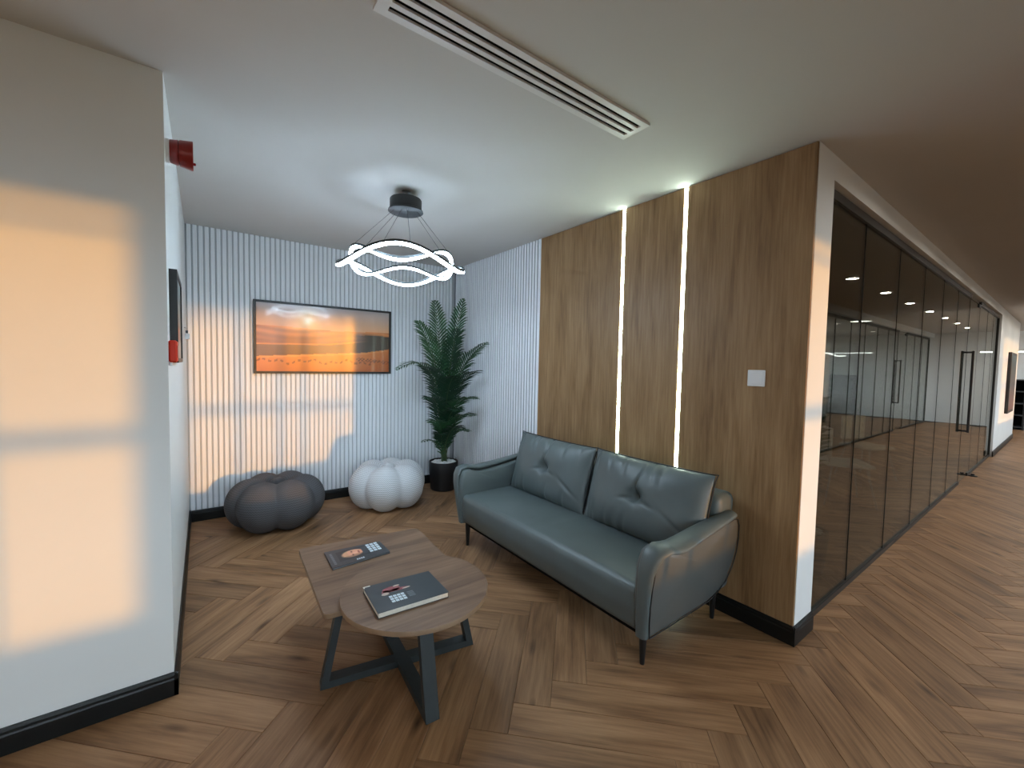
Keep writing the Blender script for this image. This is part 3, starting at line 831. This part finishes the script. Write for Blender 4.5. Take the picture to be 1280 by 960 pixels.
def print_portrait(root, cov, A, eu, ev):
    def face(u, v):
        # a generic head lying along the long side, brow to the left
        x, y = (u-.5)/.5, (v-.5)/.5
        base = (34, 42, 46); r2 = (x/.80)**2 + (y/.80)**2
        if x > .62 and abs(y) < .75: return (52, 62, 70)
        if r2 > 1: return base
        s = min(1, (1-r2)*3); c = [226, 160, 128]
        if x < -.30: c = [214, 158, 120]
        for (ex, ey) in ((-.02, .34), (-.02, -.34)):
            if (x-ex)**2/.006+(y-ey)**2/.02 < 1: c = [120, 74, 60]
        if abs(x-.42) < .05 and abs(y) < .3: c = [150, 70, 64]
        if abs(y) < .10 and .0 < x < .28: c = [236, 178, 150]
        if y < -.35: c = [k*.78 for k in c]
        return [base[i]*(1-s)+c[i]*s for i in range(3)]
    printed('portrait', A+eu*.16+ev*.22, eu*.52, ev*.56, 36, 26, face, M_face, cov)
    r = random.Random(4); rects = []
    for row in range(3):
        for k in range(4):
            rects.append((.70+.075*row, .28+.13*k, .70+.075*row+.060, .28+.13*k+.105))
    patch('title_print', A, eu, ev, rects, M_inkw, cov)
    patch('caption_print', A, eu, ev, [(.055, .14+.075*k, .095, .14+.075*k+.055) for k in range(9)], M_inkg, cov)
    patch('blurb_print', A, eu, ev, [(.42+.035*k, .07, .42+.035*k+.028, .14) for k in range(4)], M_inkw, cov)
magazine('magazine', [(.534, 2.277), (.852, 2.305), (.850, 2.475), (.539, 2.500)], SZ, .010, 'charcoal magazine with a portrait cover on the square table top', print_portrait, None)
def print_figure(root, cov, A, eu, ev):
    blob('figure_print', A, eu, ev, [(.33, .66, .13, .10, .1), (.44, .60, .14, .045, -.1), (.24, .60, .06, .06, 0)], M_inkr, cov)
    for sh in [(.22, .54, .055, .045, .3), (.42, .74, .05, .025, .05), (.53, .58, .06, .022, .1)]:
        blob('hand_print', A, eu, ev, [sh], M_skin, cov, .0003)
    rects = []
    for row in range(3):
        for k in range(4): rects.append((.24+.055*k, .20+.085*row, .24+.055*k+.046, .20+.085*row+.068))
    patch('title_print', A, eu, ev, rects, M_inkw, cov)
    patch('blurb_print', A, eu, ev, [(.49, .24+.05*k, .58, .27+.05*k) for k in range(4)], M_inkg, cov)
    patch('corner_wear', A, eu, ev, [(.0, .965, .10, 1.0), (.0, .93, .02, .965)], M_paper, cov)
magazine('hardback_book', [(.575, 1.690), (.898, 1.672), (.905, 1.905), (.585, 1.932)], RZ, .024, 'thick charcoal book with a red figure cover on the round table top', print_figure, None, True)

# ------------------------------------------------------------------ POUFS
def pouf(name, c, R, hgt, nl, mat, label, ph):
    root = thing(name, (*c, 0), label, 'pouf', 'knitted pumpkin poufs')
    els = []
    rl = R*.49
    for k in range(nl):
        a = ph + 2*math.pi*k/nl
        els.append((Vector((math.cos(a)*(R-rl), math.sin(a)*(R-rl), hgt*.47)), Vector((rl*1.0, rl*1.0, hgt*.50)), a))
    els.append((Vector((0, 0, hgt*.50)), Vector((R*.26, R*.26, hgt*.47)), 0))
    nu, nv = 144, 72; c0 = Vector((0, 0, hgt*.45))
    V, UV = [], []
    for j in range(nv+1):
        ph_ = math.pi*(j/nv) - math.pi/2
        for i in range(nu):
            th = 2*math.pi*i/nu
            d = Vector((math.cos(th)*math.cos(ph_), math.sin(th)*math.cos(ph_), math.sin(ph_)))
            ts = []
            for (ce, ra, a) in els:
                ca, sa = math.cos(-a), math.sin(-a)
                def loc(v): return Vector((v.x*ca-v.y*sa, v.x*sa+v.y*ca, v.z))
                o_ = loc(c0-ce); dd = loc(d)
                o2 = Vector((o_.x/ra.x, o_.y/ra.y, o_.z/ra.z)); d2 = Vector((dd.x/ra.x, dd.y/ra.y, dd.z/ra.z))
                A_ = d2.dot(d2); B_ = 2*o2.dot(d2); C_ = o2.dot(o2)-1; D_ = B_*B_-4*A_*C_
                ts.append((-B_+math.sqrt(D_))/(2*A_) if D_ > 0 else 0)
            kx = 130.0; mx = max(ts); tt = mx + math.log(sum(math.exp((x-mx)*kx) for x in ts))/kx
            p = c0 + d*tt
            p.z = max(p.z, .002) if p.z < .02 else p.z
            V.append((c[0]+p.x, c[1]+p.y, max(.001, p.z))); UV.append((i/nu, j/nv))
    Fc = [(j*nu+i, j*nu+(i+1) % nu, (j+1)*nu+(i+1) % nu, (j+1)*nu+i) for j in range(nv) for i in range(nu)]
    ob = MB().add(V, Fc).build('cover', mat, root, True)
    me = ob.data; uvl = me.uv_layers.new(name='UVMap'); li = np.empty(len(me.loops), dtype=np.int32); me.loops.foreach_get('vertex_index', li)
    uv = np.array(UV)[li]
    # unwrap the seam
    lp = uv.reshape(-1, 4, 2); hi = lp[:, :, 0].max(1) > .9
    for q in np.where(hi)[0]: lp[q, lp[q, :, 0] < .1, 0] += 1
    uvl.data.foreach_set('uv', lp.ravel())
    # gathered tie in the middle of the top
    zc = max(v[2] for v, (u_, v_) in zip(V, UV) if v_ > .97)
    MB().lathe([(0, zc-.012), (.016, zc-.010), (.018, zc-.004), (.010, zc+.001), (0, zc+.002)], (*c, 0), 14).build('tie_button', mat, root, True)
pouf('knitted_pouf', (.528, 4.322), .405, .435, 6, M_knitd, 'charcoal knitted pumpkin-shaped pouf under the painting', math.radians(-128))
pouf('knitted_pouf', (1.555, 4.275), .400, .455, 6, M_knitw, 'white knitted pumpkin-shaped pouf beside the black plant pot', math.radians(-118))

# ------------------------------------------------------------------ POTTED PALMS
def palm(c, fronds, label, pot_r, pot_h, seed, leaf_scale=1.0, lim=(99, 99, -99)):
    r = random.Random(seed)
    root = thing('potted_palm', (*c, 0), label, 'plant', None)
    pr = [(0, 0), (pot_r*.80, 0), (pot_r*.86, .01), (pot_r*.97, pot_h*.6), (pot_r, pot_h-.008), (pot_r-.004, pot_h), (pot_r-.016, pot_h), (pot_r-.020, pot_h-.03), (0, pot_h-.03)]
    MB().lathe(pr, (*c, 0), 40).build('pot', M_pot, root, True, angle=40)
    pb = MB(); ico = [(0,0,1),(.89,0,.45),(.28,.85,.45),(-.72,.53,.45),(-.72,-.53,.45),(.28,-.85,.45),(.72,.53,-.45),(-.28,.85,-.45),(-.89,0,-.45),(-.28,-.85,-.45),(.72,-.53,-.45),(0,0,-1)]
    icf = [(0,1,2),(0,2,3),(0,3,4),(0,4,5),(0,5,1),(1,6,2),(2,7,3),(3,8,4),(4,9,5),(5,10,1),(2,6,7),(3,7,8),(4,8,9),(5,9,10),(1,10,6),(11,7,6),(11,8,7),(11,9,8),(11,10,9),(11,6,10)]
    for _ in range(150):
        a, q = r.uniform(0, 6.28), math.sqrt(r.uniform(0, 1))*(pot_r-.034); s = r.uniform(.010, .017)
        e = (r.uniform(.8, 1.3), r.uniform(.8, 1.3), r.uniform(.6, 1))
        z = pot_h-.022+r.uniform(0, .022)*(1-q/pot_r*.5)
        pb.add([(c[0]+math.cos(a)*q+p[0]*s*e[0], c[1]+math.sin(a)*q+p[1]*s*e[1], z+p[2]*s*e[2]) for p in ico], icf)
    st = pb.build('pebbles', M_pebble, root, True); st['kind'] = 'stuff'
    for k, (tip, h0, bend, nl, ll) in enumerate(fronds):
        tip = Vector(tip); base = Vector((c[0]+r.uniform(-.03, .03), c[1]+r.uniform(-.03, .03), pot_h-.02))
        kn = Vector((c[0]+(tip.x-c[0])*.10+r.uniform(-.015, .015), c[1]+(tip.y-c[1])*.10+r.uniform(-.015, .015), h0))
        ctrl = kn*.5+tip*.5 + Vector((-(tip.x-kn.x)*.28, -(tip.y-kn.y)*.28, bend))
        path = []
        for s in range(5): path.append(base.lerp(kn, s/5))
        nb_ = 22
        arc = []
        for s in range(nb_+1):
            q = s/nb_; arc.append(kn.lerp(ctrl, q).lerp(ctrl.lerp(tip, q), q))
        path += arc
        rad = [.0075*(1-.80*i/(len(path)-1)) for i in range(len(path))]
        mb = MB(); mb.tube(path, rad, 5, mi=1)
        for s in range(nl):
            q = .04+.96*s/(nl-1); i = min(nb_-1, int(q*nb_)); f_ = q*nb_-i
            p = arc[i].lerp(arc[i+1], f_); tn = (arc[i+1]-arc[i]).normalized()
            side = tn.cross(Vector((0,0,1)))
            if side.length < .15: side = tn.cross(Vector((.5,-.6,0)))
            side.normalize(); up = side.cross(tn).normalized()
            ln = ll*(math.sin(math.pi*min(1, q*.86+.14))**.6*.95+.12)*r.uniform(.88, 1.08)
            for sg in (-1, 1):
                fw = .75+.60*q
                d = (side*sg*1.0 + tn*fw + up*r.uniform(.05, .35)).normalized()
                wv = d.cross(up).normalized()*(.0105*leaf_scale)
                dr = Vector((0,0,-1))
                a0 = p; a1 = p+d*ln*.35+up*.004; a2 = p+d*ln*.72+dr*ln*.07; a3 = p+d*ln+dr*ln*.22
                vv = d.cross(wv).normalized()*.004
                V = [a0-wv*.35, a0+wv*.35, a1-wv, a1+vv*0-up*.003, a1+wv, a2-wv*.75, a2-up*.003, a2+wv*.75, a3]
                mb.add(V, [(0,3,2),(0,1,3),(1,4,3),(2,3,6,5),(3,4,7,6),(5,6,8),(6,7,8)], 0)
        mb.v = [(min(x_, lim[0]), min(max(y_, lim[2]), lim[1]), z_) for x_, y_, z_ in mb.v]
        mb.build('frond', [M_leaf if r.random() < .55 else M_leafd, M_stem], root)
    return root
PC = (2.285, 4.435)
FR = [((2.06, 4.25, 2.17), .98, .04, 34, .23), ((2.33, 4.10, 2.20), 1.00, .02, 34, .23), ((2.42, 3.75, 1.72), .92, .20, 32, .22),
      ((1.84, 4.20, 1.93), .95, .20, 32, .23), ((1.62, 4.20, 1.42), .95, .50, 26, .18), ((2.20, 4.00, 1.86), .90, .10, 30, .22),
      ((2.38, 3.82, 1.42), .80, .24, 28, .22), ((1.86, 4.10, 1.45), .80, .28, 28, .22), ((2.34, 3.82, 1.12), .66, .26, 28, .21),
      ((1.90, 4.05, 1.12), .62, .28, 28, .21), ((2.12, 3.90, 1.36), .72, .22, 28, .22), ((2.16, 3.86, 1.00), .56, .24, 28, .20),
      ((2.40, 3.95, .92), .52, .22, 26, .19), ((1.96, 4.08, .86), .50, .22, 26, .18), ((2.24, 3.92, .78), .47, .20, 24, .17),
      ((2.44, 4.12, .72), .45, .17, 20, .14), ((1.93, 4.26, .62), .40, .15, 12, .11), ((2.10, 4.16, .70), .44, .15, 22, .15),
      ((2.44, 4.30, 1.62), .80, .12, 28, .20), ((2.26, 4.45, 1.75), .85, .06, 28, .20)]
palm(PC, FR, 'tall areca palm in a black pot between white pouf and sofa', .172, .335, 11, lim=(XR-.03, YB-.045, -9))
PC2 = (3.62, 1.185)
FR2 = [((4.1, 1.35, 1.85), .8, .25, 24, .22), ((3.75, 1.5, 2.0), .8, .2, 22, .22), ((3.4, 1.6, 1.9), .8, .2, 20, .2), ((4.3, 1.40, 1.40), .7, .35, 22, .2),
       ((3.95, 1.18, 1.60), .7, .25, 22, .18), ((3.8, 1.5, 1.0), .5, .3, 18, .16), ((4.2, 1.25, .95), .5, .3, 20, .16)]
palm(PC2, FR2, 'potted palm standing inside the office behind the tinted glass', .17, .31, 21, lim=(99, 99, .93))

# ------------------------------------------------------------------ PICTURES AND WALL FITTINGS
def desert(u, v):
    """desert dunes at sunset (v up)"""
    def mix(a, b, t): t = max(0, min(1, t)); return [a[i]*(1-t)+b[i]*t for i in range(3)]
    hz = .66 + .015*math.sin(u*7+1) - .03*max(0, u-.5)
    if v > hz:
        t = (v-hz)/(1-hz); c = mix((236, 150, 90), (176, 160, 158), t**.8)
        c = mix(c, (206, 168, 140), .5*(1-t))
        d = math.hypot((u-.35)*1.9, (v-.765)); c = mix(c, (255, 214, 140), math.exp(-(d/.16)**2)*.8); c = mix(c, (255, 250, 225), math.exp(-(d/.055)**2))
        if u > .7: c = mix(c, (150, 140, 146), (u-.7)*1.6*(t))
        return c
    c = mix((214, 126, 62), (150, 84, 44), (hz-v)/.22)
    gl = math.exp(-((u-.35)/.16)**2)*math.exp(-((hz-v)/.06)**2); c = mix(c, (255, 176, 88), gl)
    c = mix(c, (110, 66, 42), .45*(.5+.5*math.sin(v*60+math.sin(u*6)*3))*(1 if v > .45 else 0))
    ridge = .40 + .05*u + (.20*max(0, u-.5))            # light ridge crossing the middle
    if abs(v-ridge) < .018: c = mix(c, (232, 142, 76), 1-abs(v-ridge)/.018)
    if v < ridge-.01: c = mix(c, (104, 70, 40), .65)
    sh = .60 - .9*max(0, .72-u)*.9; lo = .28+.35*max(0, u-.80)**1.0*1.6
    if u > .66 and lo < v < .585+.02*math.sin(u*9): c = mix(c, (62, 46, 36), min(1, (u-.66)*6))
    front = .22 + .10*min(1, u*1.2) + (.30*max(0, u-.8))
    if v < front:
        c = mix((224, 128, 54), (196, 100, 38), (front-v)/.3)
        if front-.03 < v: c = mix(c, (238, 156, 84), .6)
        tr = .15 + .02*math.sin(u*22) + .02*math.sin(u*51)
        if abs(v-tr) < .014 and math.sin(u*160) > -.1: c = mix(c, (118, 60, 28), .7)
        if u > .72 and abs(v-(.18-.2*(u-.85))) < .03 and math.sin(u*210)*math.sin(v*130) > .1: c = mix(c, (84, 44, 24), .7)
        if u > .7: c = mix(c, (150, 74, 34), (u-.7)*1.6)
    return c
YF = YB-.016                       # face of the slats
pic = thing('framed_painting', (1.063, YF, 1.36), 'wide black-framed desert sunset picture on the slat wall', 'picture')
ax0, ax1, az0, az1, dpt, fw = .388, 1.738, 1.360, 2.072, .030, .022
fb = MB(); fb.box((ax0, YF-dpt, az0), (ax1, YF, az0+fw)).box((ax0, YF-dpt, az1-fw), (ax1, YF, az1)).box((ax0, YF-dpt, az0+fw), (ax0+fw, YF, az1-fw)).box((ax1-fw, YF-dpt, az0+fw), (ax1, YF, az1-fw))
fb.build('frame', M_black, pic)
printed('print', (ax0+fw, YF-.018, az0+fw), (ax1-ax0-2*fw, 0, 0), (0, 0, az1-az0-2*fw), 150, 90, desert, vcolmat('desert_print', .30, .25), pic)
MB().box((ax0+fw, YF-.016, az0+fw), (ax1-fw, YF-.004, az1-fw)).build('backing_board', M_black, pic)
# small picture on the alarm wall (seen nearly edge on)
p2 = thing('framed_picture', (XL, 2.70, 1.47), 'deep dark-framed picture seen edge-on on the narrow white wall', 'picture')
fb = MB(); y0, y1, z0, z1, dd = 2.46, 2.94, 1.475, 1.90, .030
fb.box((XL, y0, z0), (XL+dd, y0+.02, z1)).box((XL, y1-.02, z0), (XL+dd, y1, z1)).box((XL, y0+.02, z0), (XL+dd, y1-.02, z0+.02)).box((XL, y0+.02, z1-.02), (XL+dd, y1-.02, z1))
fb.build('frame', M_black, p2)
def mural(u, v):
    if v < .25: return (150, 140, 128)
    if v < .40 and .3 < u < .7: return (150, 80, 66)
    k = .5+.5*math.sin(u*9+v*14); return (60+70*k*v, 74+70*k*v, 72+66*k*v)
printed('print', (XL+dd-.006, y0+.02, z0+.02), (0, y1-y0-.04, 0), (0, 0, z1-z0-.04), 24, 24, mural, vcolmat('mural_print', .35), p2)
# picture on the corridor wall
p3 = thing('framed_picture', (13.6, YG, .72), 'tall dark picture on the far corridor wall past the glass', 'picture')
MB().bbox((13.0, YG-.05, .70), (14.15, YG-.001, 1.94), .006).build('frame', M_black, p3)
printed('print', (13.06, YG-.0515, .76), (1.03, 0, 0), (0, 0, 1.12), 10, 16, lambda u, v: (120-70*v, 70+10*v, 50+40*v), vcolmat('corridor_print', .4), p3)
# fire alarm sounder
t = thing('fire_alarm_sounder', (XL, 2.43, 2.385), 'dark red fire alarm sounder sticking out of the narrow white wall', 'alarm')
c = (XL, 2.42, 2.405)
MB().lathe([(0, 0), (.050, 0), (.050, .012), (.046, .014)], c, 28, axis='X').build('mount', M_white, t, True, angle=40)
MB().lathe([(.044, .012), (.048, .016), (.053, .040), (.0535, .043), (.050, .044), (.050, .047), (.054, .048), (.062, .092), (.060, .096), (0, .096)], c, 36, axis='X').build('horn', M_red, t, True, angle=40)
MB().lathe([(0, 0), (.006, 0), (.006, .008), (0, .010)], (XL+.096, 2.42, 2.372), 10, axis='X').build('indicator', M_red, t, True)
# manual call point
t = thing('fire_call_point', (XL, 2.40, 1.475), 'small red break-glass call point near the wall corner', 'alarm')
MB().bbox((XL, 2.350, 1.478), (XL+.030, 2.445, 1.574), .006).build('housing', M_redo, t)
MB().box((XL+.030, 2.368, 1.498), (XL+.0315, 2.428, 1.552)).build('push_panel', M_red, t)
MB().bbox((XL, 2.375, 1.462), (XL+.012, 2.42, 1.478), .002).build('test_key_slot', M_white, t)
# small hook with key tags
t = thing('key_hook', (XL, 4.28, 1.66), 'tiny metal hook with hanging tags beside the slat wall', 'hook')
MB().tube([(XL, 4.20, 1.735), (XL+.010, 4.20, 1.735), (XL+.018, 4.20, 1.728), (XL+.020, 4.20, 1.718)], .0035, 6).build('hook', M_chrome, t, True)
MB().bbox((XL+.010, 4.200, 1.692), (XL+.026, 4.206, 1.714), .001).build('key_tag', M_steel, t)
MB().bbox((XL+.006, 4.208, 1.645), (XL+.036, 4.214, 1.690), .001).build('key_tag', M_chrome, t)
# light switch
t = thing('light_switch', (XR, 1.10, 1.447), 'square white light switch on the walnut wall', 'switch')
MB().bbox((XR-.009, 1.052, 1.400), (XR, 1.146, 1.494), .003).build('plate', M_white, t)
MB().bbox((XR-.0125, 1.064, 1.412), (XR-.008, 1.134, 1.482), .002).build('rocker', M_white, t)

# ------------------------------------------------------------------ OFFICE AND FAR CORRIDOR FURNITURE
def pendant(x, y, z, r, label):
    t = thing('pendant_lamp', (x, y, z), label, 'lamp')
    MB().lathe([(r, 0), (r*.55, r*.55), (r*.16, r*1.1), (.012, r*1.25), (0, r*1.25)], (x, y, z), 28, caps=False).build('shade', M_black, t, True, angle=50)
    MB().lathe([(0, .004), (r*.93, .004), (r*.93, .012), (0, .012)], (x, y, z), 24).build('diffuser', M_office_led, t)
    MB().tube([(x, y, z+r*1.25), (x, y, H)], .004, 6).build('cord', M_black, t)
pendant(8.25, 2.05, 2.27, .14, 'cone pendant lamp glowing behind the tinted glass')
def chair(x, y, rz, label):
    t = thing('office_chair', (x, y, 0), label, 'chair', 'chairs in the glazed office')
    ca, sa = math.cos(rz), math.sin(rz)
    def T(p): return (x+p[0]*ca-p[1]*sa, y+p[0]*sa+p[1]*ca, p[2])
    def tr(mb): mb.v = [T(p) for p in mb.v]; return mb
    tr(MB().rbox((-.22, -.22, .43), (.22, .22, .47), .015, (4,4,2), 3)).build('seat', M_curtain, t, True)
    tr(MB().rbox((-.21, .18, .52), (.21, .215, .86), .015, (4,2,4), 3)).build('backrest', M_curtain, t, True)
    for sx in (-1, 1):
        for sy in (-1, 1):
            tr(MB().tube([(.16*sx, .16*sy, .43), (.24*sx, .24*sy, 0)], .010, 8)).build('leg', M_chrome, t, True)
        tr(MB().tube([(.17*sx, .19, .45), (.17*sx, .20, .60)], .009, 6)).build('back_post', M_chrome, t, True)
chair(5.9, 1.55, .6, 'pale chair nearest the palm inside the glazed office')
chair(7.5, 1.72, -.4, 'pale chair further inside the glazed office')
for xx, yy, lab in ((3.95, 2.2, 'added unseen downlight that brightens the office palm'), (5.4, 2.75, 'added unseen downlight over the office meeting table')):  # added lamps, hidden by the wall, to brighten the palm behind the glass
    t = thing('downlight', (xx, yy, H), lab, 'light', 'added office downlights')
    MB().lathe([(.052, -.001), (.066, -.001), (.068, -.006), (.064, -.010), (.052, -.006), (.052, -.001)], (xx, yy, H), 28, caps=False).build('trim_ring', M_white, t, True, angle=40)
    MB().lathe([(0, -.004), (.052, -.004), (.052, -.002), (0, -.002)], (xx, yy, H), 24).build('lens', M_down, t)
t = thing('meeting_table', (6.2, 2.9, 0), 'dark meeting table inside the glazed office', 'table')
MB().rbox((5.0, 2.45, .71), (7.4, 3.35, .74), .012, (4,4,1), 2).build('table_top', M_desk, t)
for xx in (5.2, 7.2):
    for yy in (2.6, 3.2): MB().tube([(xx, yy, .71), (xx, yy, 0)], .02, 8).build('leg', M_black, t)
# wavy LED line lights in the open office across the corridor (mirrored in the glass)
for k, (x0, yy, zz, lab) in enumerate(((11.5, -2.55, 1.97, 'long wavy LED pendant over the office desks across the corridor'), (11.2, -3.05, 2.02, 'second wavy LED pendant nearer the office windows across the corridor'))):
    t = thing('wave_pendant', (x0+2.2, yy, zz), lab, 'lamp', 'wavy LED pendants across the corridor')
    pts = [(x0+4.6*s/40, yy, zz+.03*math.sin(s/40*12.5)) for s in range(41)]
    MB().tube(pts, .016, 6).build('led_tube', M_office_led, t, True)
    for s in (5, 20, 35): MB().tube([pts[s], (pts[s][0], yy, H)], .002, 5).build('cable', M_black, t)
for k, x in enumerate((7.0, 10.5, 13.5)):
    t = thing('office_desk', (x, -2.8, 0), '%s dark office desk across the corridor' % ('nearest', 'middle', 'farthest')[k], 'desk', 'office desks across the corridor')
    MB().bbox((x-.9, -3.2, .71), (x+.9, -2.4, .74), .004).build('desk_top', M_desk, t)
    MB().box((x-.85, -2.44, .25), (x+.85, -2.42, .71)).build('modesty_panel', M_desk, t)
    for sx in (-1, 1): MB().box((x+sx*.85-.02, -3.15, 0), (x+sx*.85+.02, -2.45, .71)).build('leg', M_black, t)
# shelving at the corridor end
t = thing('black_shelving', (XE-.25, .0, 0), 'black open shelving against the far corridor wall', 'shelf')
y0, y1 = .80, 2.4
MB().box((XE-.40, y0, 0), (XE-.36+.34, y0+.03, 1.36)).build('side_panel', M_black, t)
MB().box((XE-.40, y1-.03, 0), (XE-.02, y1, 1.36)).build('side_panel', M_black, t)
MB().box((XE-.03, y0+.03, .0), (XE-.005, y1-.03, 1.36)).build('back_panel', M_void, t)
for z in (.06, .38, .70, 1.02, 1.33): MB().box((XE-.40, y0+.03, z), (XE-.03, y1-.03, z+.025)).build('shelf_board', M_desk, t)
t = thing('linear_light', (XE-1.2, .9, 2.1), 'linear LED light glowing at the corridor end', 'light')
MB().box((XE-1.22, .2, 2.06), (XE-1.18, 2.6, 2.085)).build('diffuser', M_office_led, t)
MB().box((XE-1.225, .2, 2.085), (XE-1.175, 2.6, 2.11)).build('housing', M_white, t)
for yy in (.5, 2.3): MB().tube([(XE-1.2, yy, 2.11), (XE-1.2, yy, H)], .002, 5).build('cable', M_black, t)

for o in bpy.data.objects:
    if '_w' in o: del o['_w']
